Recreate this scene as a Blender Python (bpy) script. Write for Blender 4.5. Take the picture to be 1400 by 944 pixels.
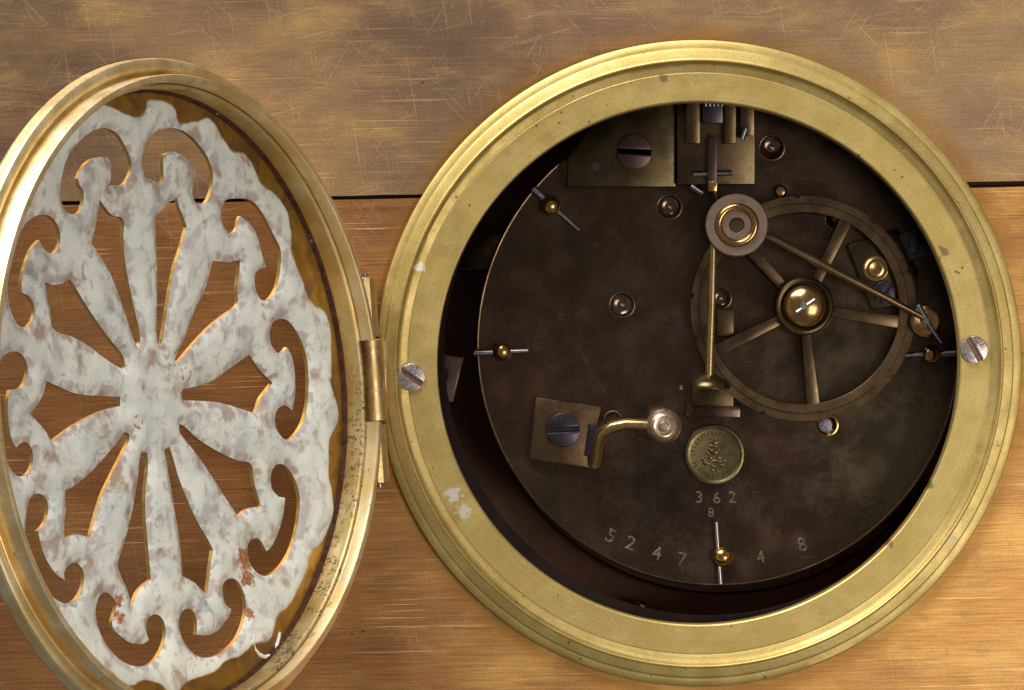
import bpy, bmesh, math, random
from mathutils import Vector, Matrix, noise
from mathutils.geometry import delaunay_2d_cdt
R = math.radians
random.seed(7)
for o in list(bpy.data.objects): bpy.data.objects.remove(o)
scene = bpy.context.scene
C = scene.collection

# ---------------------------------------------------------------- scale, camera, light
# working unit: 0.1264 mm ("u"); x right, y up, z out of the clock back towards the viewer
K = 0.0001264
D = 6500.0                                   # camera distance in u (0.82 m)
cd = bpy.data.cameras.new('camera'); cam = bpy.data.objects.new('camera', cd); C.objects.link(cam)
cam.location = (0, -D*K, 0); cam.rotation_euler = (math.pi/2, 0, 0)
cd.sensor_width = 36; cd.lens = 36*D/1400; cd.clip_start = 0.01; cd.clip_end = 20
scene.camera = cam
world = bpy.data.worlds.new('World'); scene.world = world; world.use_nodes = True
bg = world.node_tree.nodes['Background']
bg.inputs[0].default_value = (1.0, 0.98, 0.95, 1); bg.inputs[1].default_value = 0.17
def area(name, loc, target, sx, sy, power, col):
    l = bpy.data.lights.new(name, 'AREA'); l.shape = 'RECTANGLE'; l.size = sx; l.size_y = sy
    l.energy = power; l.color = col
    o = bpy.data.objects.new(name, l); C.objects.link(o); o.location = loc
    o.rotation_euler = (Vector(target)-Vector(loc)).to_track_quat('-Z', 'Y').to_euler()
    return o
area('key_softbox', (-0.26, -0.34, 0.64), (0, 0, 0), 0.60, 0.36, 13.0, (1.0, 0.97, 0.92))
area('low_softbox', (0.40, -0.66, -0.16), (0.0, 0, 0), 0.30, 0.30, 2.7, (1.0, 0.93, 0.84))
scene.view_settings.view_transform = 'Standard'; scene.view_settings.look = 'None'
scene.view_settings.exposure = 0.0; scene.view_settings.gamma = 1.0
scene.view_settings.use_curve_mapping = False
scene.cycles.use_denoising = True
scene.cycles.max_bounces = 8

def U(px, py, w=0.0):                        # photo spot -> place in the plane at height w
    f = (D-w)/D
    return (px-700)*f, (472-py)*f
def S(w): return (D-w)/D

# ---------------------------------------------------------------- node helpers
class NT:
    def __init__(s, name):
        s.m = bpy.data.materials.new(name); s.m.use_nodes = True
        s.t = s.m.node_tree; s.n = s.t.nodes; s.l = s.t.links
        s.b = s.n['Principled BSDF']
        tc = s.n.new('ShaderNodeTexCoord')
        v = s.n.new('ShaderNodeVectorMath'); v.operation = 'SCALE'; v.inputs['Scale'].default_value = 1/K
        s.l.new(tc.outputs['Object'], v.inputs[0]); s.co = v.outputs[0]
    def link(s, a, b): s.l.new(a, b)
    def setin(s, sock, v):
        if hasattr(v, 'is_output'): s.l.new(v, sock)
        elif isinstance(v, (tuple, list)): sock.default_value = tuple(v)+((1,) if len(v) == 3 and sock.type == 'RGBA' else ())
        else: sock.default_value = v
    def map(s, co, scale=(1,1,1), rot=0, loc=(0,0,0)):
        m = s.n.new('ShaderNodeMapping'); s.l.new(co, m.inputs[0])
        m.inputs['Location'].default_value = loc; m.inputs['Rotation'].default_value = (0,0,rot); m.inputs['Scale'].default_value = scale
        return m.outputs[0]
    def noise(s, co, scale, detail=4, rough=.55, dist=0):
        n = s.n.new('ShaderNodeTexNoise'); s.l.new(co, n.inputs['Vector'])
        n.inputs['Scale'].default_value = scale; n.inputs['Detail'].default_value = detail
        n.inputs['Roughness'].default_value = rough; n.inputs['Distortion'].default_value = dist
        return n.outputs[0]
    def vor(s, co, scale, out='Distance', rnd=1):
        n = s.n.new('ShaderNodeTexVoronoi'); s.l.new(co, n.inputs['Vector']); n.inputs['Scale'].default_value = scale
        n.inputs['Randomness'].default_value = rnd
        return n.outputs[out]
    def math(s, op, a, b=0.0, c=None, clamp=False):
        n = s.n.new('ShaderNodeMath'); n.operation = op; n.use_clamp = clamp
        s.setin(n.inputs[0], a); s.setin(n.inputs[1], b)
        if c is not None: s.setin(n.inputs[2], c)
        return n.outputs[0]
    def ss(s, v, a, b, o0=0.0, o1=1.0):      # smooth step remap
        n = s.n.new('ShaderNodeMapRange'); n.interpolation_type = 'SMOOTHSTEP'
        s.setin(n.inputs[0], v); n.inputs[1].default_value = a; n.inputs[2].default_value = b
        n.inputs[3].default_value = o0; n.inputs[4].default_value = o1
        return n.outputs[0]
    def mix(s, f, a, b, mode='MIX'):
        n = s.n.new('ShaderNodeMix'); n.data_type = 'RGBA'; n.blend_type = mode
        s.setin(n.inputs[0], f); s.setin(n.inputs[6], a); s.setin(n.inputs[7], b)
        return n.outputs[2]
    def dist(s, p, co=None):
        n = s.n.new('ShaderNodeVectorMath'); n.operation = 'DISTANCE'
        s.l.new(co or s.co, n.inputs[0]); n.inputs[1].default_value = p
        return n.outputs['Value']
    def sep(s, co=None):
        n = s.n.new('ShaderNodeSeparateXYZ'); s.l.new(co or s.co, n.inputs[0]); return n.outputs
    def comb(s, x, y, z=0.0):
        n = s.n.new('ShaderNodeCombineXYZ'); s.setin(n.inputs[0], x); s.setin(n.inputs[1], y); s.setin(n.inputs[2], z)
        return n.outputs[0]
    def bump(s, h, strength=.3, dist=1.0):
        n = s.n.new('ShaderNodeBump'); n.inputs['Strength'].default_value = strength; n.inputs['Distance'].default_value = dist*K
        s.l.new(h, n.inputs['Height']); s.l.new(n.outputs[0], s.b.inputs['Normal'])
    def out(s, col, rough, metal):
        s.setin(s.b.inputs['Base Color'], col); s.setin(s.b.inputs['Roughness'], rough); s.setin(s.b.inputs['Metallic'], metal)
        return s.m

def scratches(t, co, angs, thr=.70, seed=0, L=.004, W=.22):
    tot = None
    for i, a in enumerate(angs):
        n = t.noise(t.map(t.map(co, (1,1,1), R(a)), (L, W, 1), 0, (13.7*i+seed, 7.1*i+seed, 0)), 1.0, 2, .5, .2)
        m = t.ss(n, thr, thr+.05)
        tot = m if tot is None else t.math('MAXIMUM', tot, m)
    return tot

def m_case(name, dark, mid, gold, line_amt, scr_amt, seed, gold_bias):
    t = NT(name); co = t.map(t.co, (1,1,1), R(-1.3), (seed*311, seed*97, 0))
    big = t.noise(t.map(co, (.75,1.25,1)), 1/330, 4, .5, .3)
    med = t.noise(t.map(co, (.6,1.3,1)), 1/90, 5, .6, .3)
    col = t.mix(t.ss(big, .36, .62), dark, mid)
    col = t.mix(t.math('MULTIPLY', t.ss(med, .42+gold_bias, .72+gold_bias), .75), col, gold)
    if seed == 2:                            # door's shade painted into the colour, redder towards the hinge side
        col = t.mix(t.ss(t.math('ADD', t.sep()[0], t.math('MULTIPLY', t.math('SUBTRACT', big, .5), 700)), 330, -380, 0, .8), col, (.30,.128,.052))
    # purple-brown tarnish clouds
    pl = t.noise(t.map(co, (.55,1.2,1)), 1/190, 4, .55, .5)
    col = t.mix(t.math('MULTIPLY', t.ss(pl, .50, .72), .62 if seed == 1 else .28), col, (.23,.125,.10))
    # brushing: fine horizontal lines
    br = t.noise(t.map(co, (.010, .62, 1)), 1.0, 2, .75)
    gn = t.noise(co, .30, 3, .75)
    br2 = t.noise(t.map(co, (.0030, .30, 1)), 1.0, 3, .7)
    col = t.mix(line_amt, col, t.mix(t.ss(br, .22, .78), (.24,.24,.24), (.78,.78,.78)), 'OVERLAY')
    col = t.mix(.30, col, t.mix(t.ss(gn, .25, .75), (.26,.26,.26), (.76,.76,.76)), 'OVERLAY')
    hi = t.math('MULTIPLY', t.ss(br2, .605, .66), t.ss(t.noise(co, 1/120, 2), .40, .6))
    col = t.mix(t.math('MULTIPLY', hi, line_amt*1.3), col, (.92,.62,.25))
    ln = t.ss(t.noise(t.map(co, (.0035, .75, 1), 0, (0, 91, 0)), 1.0, 1, .5), .335, .29)
    col = t.mix(t.math('MULTIPLY', ln, line_amt*.9), col, (.10,.048,.02))
    lo = t.ss(br2, .395, .33)
    col = t.mix(t.math('MULTIPLY', lo, line_amt*.45), col, (.14,.075,.035))
    # mottled grey-olive oxide
    ox = t.noise(t.map(co, (1,1.3,1), 0, (500,80,0)), 1/26, 6, .7, .6)
    col = t.mix(t.math('MULTIPLY', t.ss(ox, .50, .70), .30), col, (.25,.19,.115))
    # random scratches
    sc = scratches(t, co, (6,-14,47,-58,82), .66, seed*3, .006, .45)
    brk = t.ss(t.noise(co, 1/90, 2), .38, .58)
    sc = t.math('MULTIPLY', sc, brk)
    col = t.mix(t.math('MULTIPLY', sc, scr_amt), col, (.80,.60,.34))
    sf = t.math('MULTIPLY', scratches(t, co, (24,-33,66,-75), .655, seed*5+40, .020, .62), t.ss(t.noise(co, 1/60, 2), .45, .6))
    col = t.mix(t.math('MULTIPLY', sf, scr_amt*.9), col, (.72,.52,.28))
    # stained band left by polish round the bezel
    x, y, z = t.sep()
    cx, cy = U(955, 497)
    d = t.dist((cx, cy, 0), t.comb(x, y, 0.0))
    dn = t.math('ADD', d, t.math('MULTIPLY', t.math('SUBTRACT', t.noise(co, 1/60, 3), .5), 16))
    band = t.math('MULTIPLY', t.ss(dn, 474, 450), t.ss(t.noise(co, 1/80, 4, .6), .3, .65, .2, .62))
    col = t.mix(band, col, (.33,.155,.030))
    # dark pits and blue-green verdigris flecks
    v = t.vor(t.map(co, (1,1.4,1), 0, (3,5,0)), 1/46); v = t.math('ADD', v, t.math('MULTIPLY', t.math('SUBTRACT', t.noise(co, .25, 2), .5), .12)); vr = t.noise(co, 1/110, 3)
    pit = t.math('MULTIPLY', t.ss(v, .085, .045), t.ss(vr, .52, .60))
    col = t.mix(t.math('MULTIPLY', pit, .8), col, (.07,.05,.04))
    vg = t.math('MULTIPLY', t.ss(t.noise(t.map(co, (1,1.7,1)), 1/9, 4, .7, .5), .62, .70), t.ss(t.noise(co, 1/95, 3, .5, .8), .56, .66))
    col = t.mix(t.math('MULTIPLY', vg, .75), col, (.17,.20,.19))
    rg = t.math('ADD', t.math('MULTIPLY', med, .22), t.math('ADD', .33, t.math('MULTIPLY', vg, .3)))
    h = t.math('ADD', t.math('MULTIPLY', br, .6), t.math('ADD', t.math('MULTIPLY', br2, .5), t.math('MULTIPLY', sc, -.15)))
    t.bump(h, .18, .6)
    return t.out(col, rg, .9)

def m_metal(name, c1, c2, c3=None, scale=1/40, rough=(.3,.5), metal=.9, polar=False, lines=.3, specks=.0, speck_col=(.05,.035,.02), pale=0.0, bump=.15, blot=0.0, blot_col=(.2,.1,.05), spots=(), scr=0.0, grime=None):
    t = NT(name); co = t.co
    n = t.noise(co, scale, 5, .6, .5)
    col = t.mix(t.ss(n, .35, .68), c1, c2)
    if c3: col = t.mix(t.math('MULTIPLY', t.ss(t.noise(co, scale*2.7, 5, .65, .6), .5, .75), .6), col, c3)
    h = t.noise(co, .35, 3, .6)
    if polar:
        x, y, z = t.sep()
        rr = t.math('SQRT', t.math('ADD', t.math('MULTIPLY', x, x), t.math('MULTIPLY', y, y)))
        an = t.math('ARCTAN2', y, x)
        tur = t.noise(t.comb(t.math('MULTIPLY', rr, .5), t.math('MULTIPLY', an, 1.6), t.math('MULTIPLY', z, .5)), 1.0, 3, .65)
        col = t.mix(lines, col, t.mix(tur, (.28,.28,.28), (.74,.74,.74)), 'OVERLAY')
        h = t.math('ADD', t.math('MULTIPLY', tur, 1.2), t.math('MULTIPLY', h, .4))
    elif lines:
        st = t.noise(t.map(co, (.03,.6,.6)), 1.0, 3, .6)
        col = t.mix(lines, col, t.mix(st, (.3,.3,.3), (.72,.72,.72)), 'OVERLAY')
    gnn = t.noise(co, .33, 2, .7)
    col = t.mix(.22, col, t.mix(t.ss(gnn, .25, .75), (.26,.26,.26), (.76,.76,.76)), 'OVERLAY')
    if blot:
        bl = t.ss(t.noise(co, 1/11, 4, .6, .4), .60, .68)
        bl = t.math('MULTIPLY', bl, t.ss(t.noise(co, 1/75, 3), .48, .62))
        col = t.mix(t.math('MULTIPLY', bl, blot), col, blot_col)
    if specks:
        v = t.vor(co, 1/17); gate = t.ss(t.noise(co, 1/50, 3), .50, .62)
        sp = t.math('MULTIPLY', t.ss(v, .15, .08), gate)
        v2 = t.vor(co, 1/44); sp = t.math('MAXIMUM', sp, t.math('MULTIPLY', t.ss(v2, .055, .03), t.ss(t.noise(co, 1/130, 2), .52, .56)))
        col = t.mix(t.math('MULTIPLY', sp, specks), col, speck_col)
        h = t.math('SUBTRACT', h, sp)
    if pale:
        p = t.math('MULTIPLY', t.ss(t.noise(co, 1/8, 4, .7), .57, .68), t.ss(t.noise(co, 1/40, 3), .55, .66))
        col = t.mix(t.math('MULTIPLY', p, pale), col, (.62,.60,.52))
    if grime:
        x, y, z = t.sep()
        gm = t.math('MULTIPLY', t.ss(t.noise(co, 1/4.5, 3, .7), .52, .60), t.ss(t.math('ADD', t.math('MULTIPLY', x, -.62), t.math('MULTIPLY', t.math('SUBTRACT', y, 444.5), -.78)), 260, 345))
        gm = t.math('MULTIPLY', gm, t.ss(t.noise(co, 1/30, 2), .35, .5))
        col = t.mix(t.math('MULTIPLY', gm, .85), col, grime)
    if scr:
        sc = t.math('MULTIPLY', scratches(t, co, (3, 33, -28, 71), .70, 5, .012, .40), t.ss(t.noise(co, 1/45, 2), .42, .55))
        col = t.mix(t.math('MULTIPLY', sc, scr), col, (.30,.22,.14))
    for (sx, sy, sr, sc_) in spots:
        x, y, z = t.sep()
        d = t.math('ADD', t.dist((sx, sy, 0), t.comb(x, y, 0.0)), t.math('MULTIPLY', t.math('SUBTRACT', t.noise(co, 1/9, 4, .7), .5), sr*3.4))
        col = t.mix(t.math('MULTIPLY', t.ss(d, sr, sr*.5), .75), col, sc_)
    rg = t.ss(t.noise(co, scale*1.7, 4, .6), .3, .7, rough[0], rough[1])
    t.bump(h, bump, .8)
    return t.out(col, rg, metal)

M = {}
M['case_up'] = m_case('tarnished_case_brass', (.215,.128,.084), (.355,.222,.118), (.49,.295,.105), .28, .34, 1, .03)
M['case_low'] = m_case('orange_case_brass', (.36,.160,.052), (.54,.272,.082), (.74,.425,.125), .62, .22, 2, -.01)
def rs(px, py): return px-955, 497-py
M['ring'] = m_metal('bezel_brass', (.41,.298,.098), (.475,.358,.135), (.41,.288,.10), 1/60, (.45,.55), .88, True, .34, .8, (.10,.065,.03), .15, spots=((*rs(620,676),13,(.66,.66,.60)), (*rs(633,700),12,(.60,.59,.50)), (*rs(574,366),8,(.62,.62,.55)), (*rs(1272,664),7,(.07,.09,.02)), (*rs(1290,345),9,(.16,.085,.05)), (*rs(907,109),7,(.16,.10,.05)), (*rs(1215,742),8,(.15,.09,.05)), (*rs(1300,735),9,(.36,.31,.20))))
M['door'] = m_metal('door_gilt_brass', (.62,.46,.18), (.74,.59,.33), (.62,.48,.26), 1/55, (.38,.50), .9, False, .0, .6, (.15,.085,.05), .2, .15, .75, (.27,.16,.08), grime=(.12,.085,.055))
M['lip'] = m_metal('door_lip_brass', (.70,.52,.23), (.84,.70,.44), (.72,.48,.18), 1/60, (.40,.52), .9, False, .0, .5, (.16,.09,.05), .2, .15, .7, (.30,.15,.06))
M['knuckle'] = m_metal('hinge_brass', (.50,.33,.12), (.60,.42,.20), (.48,.40,.34), 1/22, (.28,.45), .9, False, .2, .5, (.15,.09,.05), .5)
M['cut'] = m_metal('cut_brass', (.62,.36,.09), (.70,.45,.16), None, 1/20, (.3,.45), .9, False, .0)
M['plate'] = m_metal('tarnished_plate_brass', (.080,.043,.026), (.064,.042,.026), (.052,.034,.023), 1/90, (.14,.32), .85, False, .25, .35, (.03,.02,.015), .08, .05, .25, (.05,.026,.016), scr=.5, spots=((235,-150,110,(.090,.070,.036)), (-290,-30,90,(.105,.052,.030)), (-60,-190,110,(.042,.029,.022)), (170,-40,90,(.075,.057,.032))))  # olive spots at the right paint in a reflected sheen
M['old'] = m_metal('aged_movement_brass', (.068,.046,.022), (.090,.062,.029), (.065,.042,.022), 1/45, (.24,.38), .9, False, .15, .2, scr=.15)
M['brown'] = m_metal('browned_brass', (.115,.066,.036), (.135,.082,.045), (.09,.05,.03), 1/30, (.26,.38), .88, False, .1, .1)
M['wire'] = m_metal('dull_wire_brass', (.15,.092,.045), (.20,.13,.062), None, 1/60, (.22,.34), .92, False, .1, .1)
M['sink'] = m_metal('polished_sink_brass', (.12,.072,.045), (.15,.092,.058), None, 1/30, (.16,.24), .9, False, .0)
M['wheel'] = m_metal('wheel_brass', (.084,.051,.027), (.110,.069,.035), (.070,.042,.023), 1/50, (.24,.38), .9, False, .1, .1)
M['rod'] = m_metal('rod_brass', (.30,.20,.085), (.36,.25,.11), None, 1/50, (.22,.34), .92, False, .1, .1)
M['bright'] = m_metal('polished_pillar_brass', (.33,.185,.070), (.38,.225,.088), None, 1/30, (.15,.26), .95, False, .0, .1)
M['knob'] = m_metal('worn_knob_brass', (.50,.37,.26), (.58,.45,.33), (.42,.29,.19), 1/12, (.24,.36), .9, False, .0, .2)
M['grey'] = m_metal('greyed_disc_brass', (.185,.128,.096), (.21,.148,.112), None, 1/30, (.34,.44), .75, False, .0, .1)
M['blue'] = m_metal('blued_steel', (.038,.030,.040), (.052,.042,.052), None, 1/25, (.26,.4), .75, False, .1, .1)
M['purple'] = m_metal('browned_steel', (.055,.032,.030), (.075,.046,.040), None, 1/25, (.3,.42), .7, False, .1, .1)
M['steel'] = m_metal('pin_steel', (.33,.33,.35), (.27,.26,.27), None, 1/12, (.2,.34), .95, False, .1, .2)
M['dim_steel'] = m_metal('dull_steel', (.16,.155,.16), (.12,.115,.12), None, 1/12, (.25,.4), .9, False, .1, .2)
M['screw'] = m_metal('worn_screw_steel', (.36,.29,.27), (.52,.46,.44), (.20,.115,.10), 1/7, (.22,.42), .9, False, .2, .6, (.12,.06,.04), .6, .5, .9, (.17,.10,.09))
M['slot'] = m_metal('rusty_slot', (.10,.055,.035), (.16,.085,.05), None, 1/6, (.5,.7), .3, False, .2)
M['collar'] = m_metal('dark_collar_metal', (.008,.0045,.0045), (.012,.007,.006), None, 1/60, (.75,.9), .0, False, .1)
M['housing'] = m_metal('dark_housing_wood', (.16,.085,.060), (.19,.105,.075), None, 1/60, (.6,.8), .0, False, .2)
M['stamp'] = m_metal('worn_stamp_edge', (.165,.115,.075), (.10,.068,.043), None, 1/8, (.35,.5), .9, False, .0)
M['medal'] = m_metal('medallion_brass', (.115,.086,.040), (.14,.105,.05), (.095,.07,.033), 1/20, (.3,.42), .9, False, .0, .2)
M['joint_dark'] = m_metal('dark_joint', (.040,.015,.009), (.08,.034,.018), None, 1/9, (.6,.8), .0, False, .0, .8, (.5,.42,.3), .3)
for k_ in ('collar', 'housing', 'joint_dark'): M[k_].node_tree.nodes['Principled BSDF'].inputs['Specular IOR Level'].default_value = .08
M['drip'] = m_metal('white_paint_bead', (.74,.75,.70), (.66,.66,.62), None, 1/6, (.5,.7), 0, False, 0)

# ---------------------------------------------------------------- mesh helpers
def empty(name, label, cat, org, mat=None):
    o = bpy.data.objects.new(name, None); C.objects.link(o)
    o.empty_display_size = .01
    if mat is not None: o.matrix_world = mat
    else:
        o.rotation_euler = (math.pi/2, 0, 0)
        o.location = (org[0]*K, -org[2]*K, org[1]*K)
    o['label'] = label; o['category'] = cat; o['org'] = list(org)
    return o
def finish(bm, name, mat, parent, org=(0,0,0), angle=32, recalc=True):
    for v in bm.verts: v.co = Vector(((v.co.x-org[0])*K, (v.co.y-org[1])*K, (v.co.z-org[2])*K))
    if recalc: bmesh.ops.recalc_face_normals(bm, faces=bm.faces)
    lay = bm.faces.layers.int.get('flat')
    bm.normal_update()
    sm_ = [not (lay and f[lay]) and abs(f.normal.z) < .9995 for f in bm.faces]
    me = bpy.data.meshes.new(name); bm.to_mesh(me); bm.free()
    me.polygons.foreach_set('use_smooth', sm_)
    me.set_sharp_from_angle(angle=R(angle))
    for m in (mat if isinstance(mat, (list, tuple)) else [mat]): me.materials.append(M[m])
    o = bpy.data.objects.new(name, me); C.objects.link(o); o.parent = parent
    return o
def lathe(bm, prof, c=(0,0,0), seg=96, closed=False, wob=0, sq=None, a0=0, a1=2*math.pi):
    full = abs(a1-a0-2*math.pi) < 1e-6
    n = seg if full else seg+1
    rings = []
    for r, w in prof:
        if r <= 1e-6: rings.append([bm.verts.new((c[0], c[1], c[2]+w))])
        else:
            ring = []
            for i in range(n):
                a = a0+(a1-a0)*i/seg
                k = 1+(wob*noise.noise(Vector((math.cos(a)*2, math.sin(a)*2, r*.03))) if wob else 0)
                ring.append(bm.verts.new((c[0]+r*k*math.cos(a), c[1]+r*k*math.sin(a), c[2]+w)))
            rings.append(ring)
    pairs = list(zip(rings, rings[1:]))
    if closed: pairs.append((rings[-1], rings[0]))
    for A, B in pairs:
        for i in range(n if full else n-1):
            j = (i+1) % n
            if len(A) == 1 and len(B) == 1: continue
            if len(A) == 1: bm.faces.new((A[0], B[i], B[j]))
            elif len(B) == 1: bm.faces.new((A[i], A[j], B[0]))
            else: bm.faces.new((A[i], A[j], B[j], B[i]))
    return rings
def prism(bm, pts, z0, z1, bev=0.0, seg=2):
    lay = bm.faces.layers.int.get('flat') or bm.faces.layers.int.new('flat')
    A = [bm.verts.new((x, y, z0)) for x, y in pts]; B = [bm.verts.new((x, y, z1)) for x, y in pts]
    n = len(pts); fs = [bm.faces.new(B), bm.faces.new(A[::-1])]
    for i in range(n):
        j = (i+1) % n; fs.append(bm.faces.new((A[i], A[j], B[j], B[i])))
    bmesh.ops.recalc_face_normals(bm, faces=fs)
    for f in fs: f[lay] = 1
    if bev:
        es = [e for e in fs[0].edges]
        bmesh.ops.bevel(bm, geom=es, offset=bev, segments=seg, affect='EDGES', profile=.5)
def tube(bm, path, rad, seg=16, cap=True):
    path = [Vector(p) for p in path]
    rads = rad if isinstance(rad, (list, tuple)) else [rad]*len(path)
    rings = []; up = None
    for i, p in enumerate(path):
        d = (path[min(i+1, len(path)-1)]-path[max(i-1, 0)]).normalized()
        if up is None: up = Vector((0,0,1)) if abs(d.z) < .9 else Vector((0,1,0))
        s = d.cross(up).normalized(); up = s.cross(d).normalized()
        rings.append([bm.verts.new(p+(s*math.cos(2*math.pi*k/seg)+up*math.sin(2*math.pi*k/seg))*rads[i]) for k in range(seg)])
    for A, B in zip(rings, rings[1:]):
        for i in range(seg): bm.faces.new((A[i], A[(i+1) % seg], B[(i+1) % seg], B[i]))
    if cap: bm.faces.new(rings[0][::-1]); bm.faces.new(rings[-1])
def dome(r, h0, h1, n=8):                     # profile of a half ball of radius r from height h0 up by h1
    return [(r*math.cos(math.pi/2*i/n), h0+h1*math.sin(math.pi/2*i/n)) for i in range(n)]+[(0, h0+h1)]
def circ(cx, cy, r, n=48): return [(cx+r*math.cos(2*math.pi*i/n), cy+r*math.sin(2*math.pi*i/n)) for i in range(n)]
def slot_head(bm, c, r, z0, z1, ang, w=None, depth=None, bev=1.5):
    """slotted screw head: two halves over a sunken floor"""
    w = w or r*.22; depth = depth or (z1-z0)*.55
    lathe(bm, [(r*.97, z0), (r*.97, z1-depth), (0, z1-depth)], (c[0], c[1], 0), 40)
    ca, sa = math.cos(ang), math.sin(ang)
    for sgn in (1, -1):
        h = w/2; pts = []
        a0 = math.asin(h/r)
        for i in range(19):
            a = a0+(math.pi-2*a0)*i/18
            x, y = r*math.cos(a), sgn*r*math.sin(a)
            pts.append((c[0]+x*ca-y*sa, c[1]+x*sa+y*ca))
        if sgn < 0: pts = pts[::-1]
        prism(bm, pts, z0, z1, bev, 2)

# ---------------------------------------------------------------- clock case: two brass panels and the dark housing
RC = U(955, 497)                              # bezel centre
case = empty('clock_case', 'tarnished brass back of the clock case in two brushed panels behind the round opening', 'clock case', (0,0,-8))
def seam(x): return 472-(275.5+(x+700-85)*(-25.5/1300))   # seam height at x
HW = -8.0; HR = 402.0
def panel(top):
    X0, X1, Y0, Y1 = -1300, 1300, -900, 900
    g = 0.3 if top else -5.0
    pts = []
    # walk the seam, round the hole
    hits = []
    N = 720
    arc = []
    for i in range(N+1):
        a = 2*math.pi*i/N
        x, y = RC[0]+HR*math.cos(a), RC[1]+HR*math.sin(a)
        ins = y > seam(x)+g
        arc.append((a, x, y, ins))
    arcpts = [(a if a < math.pi*1.5 else a-2*math.pi, x, y) for a, x, y, ins in arc[:-1] if ins == top]
    arcpts.sort()
    if not top:
        arcpts = [((a if a > math.pi/2 else a+2*math.pi), x, y) for a, x, y in [(q[0], q[1], q[2]) for q in arcpts]]
        arcpts.sort()
    if top:
        pts = [(X0, seam(X0)+g)]
        xs = [X0+i*(arcpts[-1][1]-X0)/60 for i in range(1, 60)]
        for x in xs:
            chip = 0
            pts.append((x, seam(x)+g+.7*noise.noise(Vector((x*.02, 3, 0)))))
        pts += [(x, y) for a, x, y in arcpts[::-1]]
        pts += [(X1, seam(X1)+g), (X1, Y1), (X0, Y1)]
    else:
        pts = [(X0, Y0), (X1, Y0), (X1, seam(X1)+g)]
        pts += [(x, y) for a, x, y in arcpts[::-1]]
        xs = [arcpts[0][1]+i*(X0-arcpts[0][1])/60 for i in range(1, 60)]
        pts += [(x, seam(x)+g+.5*noise.noise(Vector((x*.025, 9, 0)))) for x in xs]
        pts += [(X0, seam(X0)+g)]
    bm = bmesh.new(); prism(bm, pts, HW-40, HW)
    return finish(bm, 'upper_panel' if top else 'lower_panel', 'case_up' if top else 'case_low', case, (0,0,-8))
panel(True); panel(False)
for xa, xb in ((-1300, -62), (572, 1300)):  # backing strips that show as the dark joint
    bm = bmesh.new(); prism(bm, [(xa, seam(xa)-30), (xb, seam(xb)-30), (xb, seam(xb)+30), (xa, seam(xa)+30)], HW-41.8, HW-40.2)
    finish(bm, 'joint_backing', 'housing', case, (0,0,-8))
bm = bmesh.new()
lathe(bm, [(430, -50), (408, -50), (408, -345), (0, -345), (0, -360), (430, -360)], (RC[0], RC[1], 0), 128, True)
finish(bm, 'inner_housing', 'housing', case, (0,0,-8))

# ---------------------------------------------------------------- bezel ring
ring = empty('bezel_ring', 'round olive gold brass bezel around the clock movement with two screws', 'bezel', (RC[0], RC[1], 0))
RO = (RC[0], RC[1], 0)
bm = bmesh.new()
HC = U(951.5, 496.5)
prof = [(357, -34), (357, -2.6), (357.8, -1), (359.6, 0), (396.5, 0), (397.3, -.4), (398.6, -.4), (399.4, 0), (405, 1.0), (409, 2.8), (411.5, 5.6), (412.8, 8.4), (413.8, 9.2), (415, 9.2), (416.2, 8.2), (417.2, 7.8), (428, 6.6), (429.2, 6), (430, 5.2), (430.8, 4.9), (432, 4.8), (440, 3.4), (441.5, 2.4), (442, .6), (442, -7.8), (364, -7.9), (364, -34)]
lathe(bm, prof, RO, 256, True, .0010)
finish(bm, 'bezel', 'ring', ring, RO, 24)
for px, py, an in ((562, 516, R(-34)), (1332, 478.5, R(-60))):
    c = U(px, py, 4)
    bm = bmesh.new(); slot_head(bm, c, 19, -1, 5.5, an, 6.5, 4.5, 1.6)
    s = finish(bm, 'screw', 'screw', ring, RO)
    bm = bmesh.new()
    ca, sa = math.cos(an), math.sin(an)
    prism(bm, [(c[0]+x*ca-y*sa, c[1]+x*sa+y*ca) for x, y in ((-17.6,-3),(17.6,-3),(17.6,3),(-17.6,3))], .2, 1.6)
    finish(bm, 'slot_rust', 'slot', s, RO)
# dark sleeve seen just inside the opening, a little off centre
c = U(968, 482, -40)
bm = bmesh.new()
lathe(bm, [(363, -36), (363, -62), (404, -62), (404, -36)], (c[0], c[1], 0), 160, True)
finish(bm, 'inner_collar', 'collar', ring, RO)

# ---------------------------------------------------------------- hinge frame and door
AL, ROT, LC = R(57.2), R(4.1), 444.5
hx, hy, hw = 509-700, 472-520.5, 15.0
c_, s_ = math.cos(AL), math.sin(AL)
tv = Vector((-math.cos(ROT), -math.sin(ROT), 0)); axv = Vector((-math.sin(ROT), math.cos(ROT), 0)); wv = Vector((0,0,1))
e_b = axv; e_a = tv*c_+wv*s_; e_h = -tv*s_+wv*c_
def to_world(v): return Vector((v.x, -v.z, v.y))
H0 = Vector((hx, hy, hw))
dm = Matrix.Identity(4)
for i, e in enumerate((e_b, e_a, e_h)):
    w = to_world(e)
    for k in range(3): dm[k][i] = w[k]
w = to_world(H0)*K
for k in range(3): dm[k][3] = w[k]
door = empty('clock_back_door', 'round hinged back door standing open at left, gilt rim with white painted pierced rosette', 'clock door', (0,0,0), dm)
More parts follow.
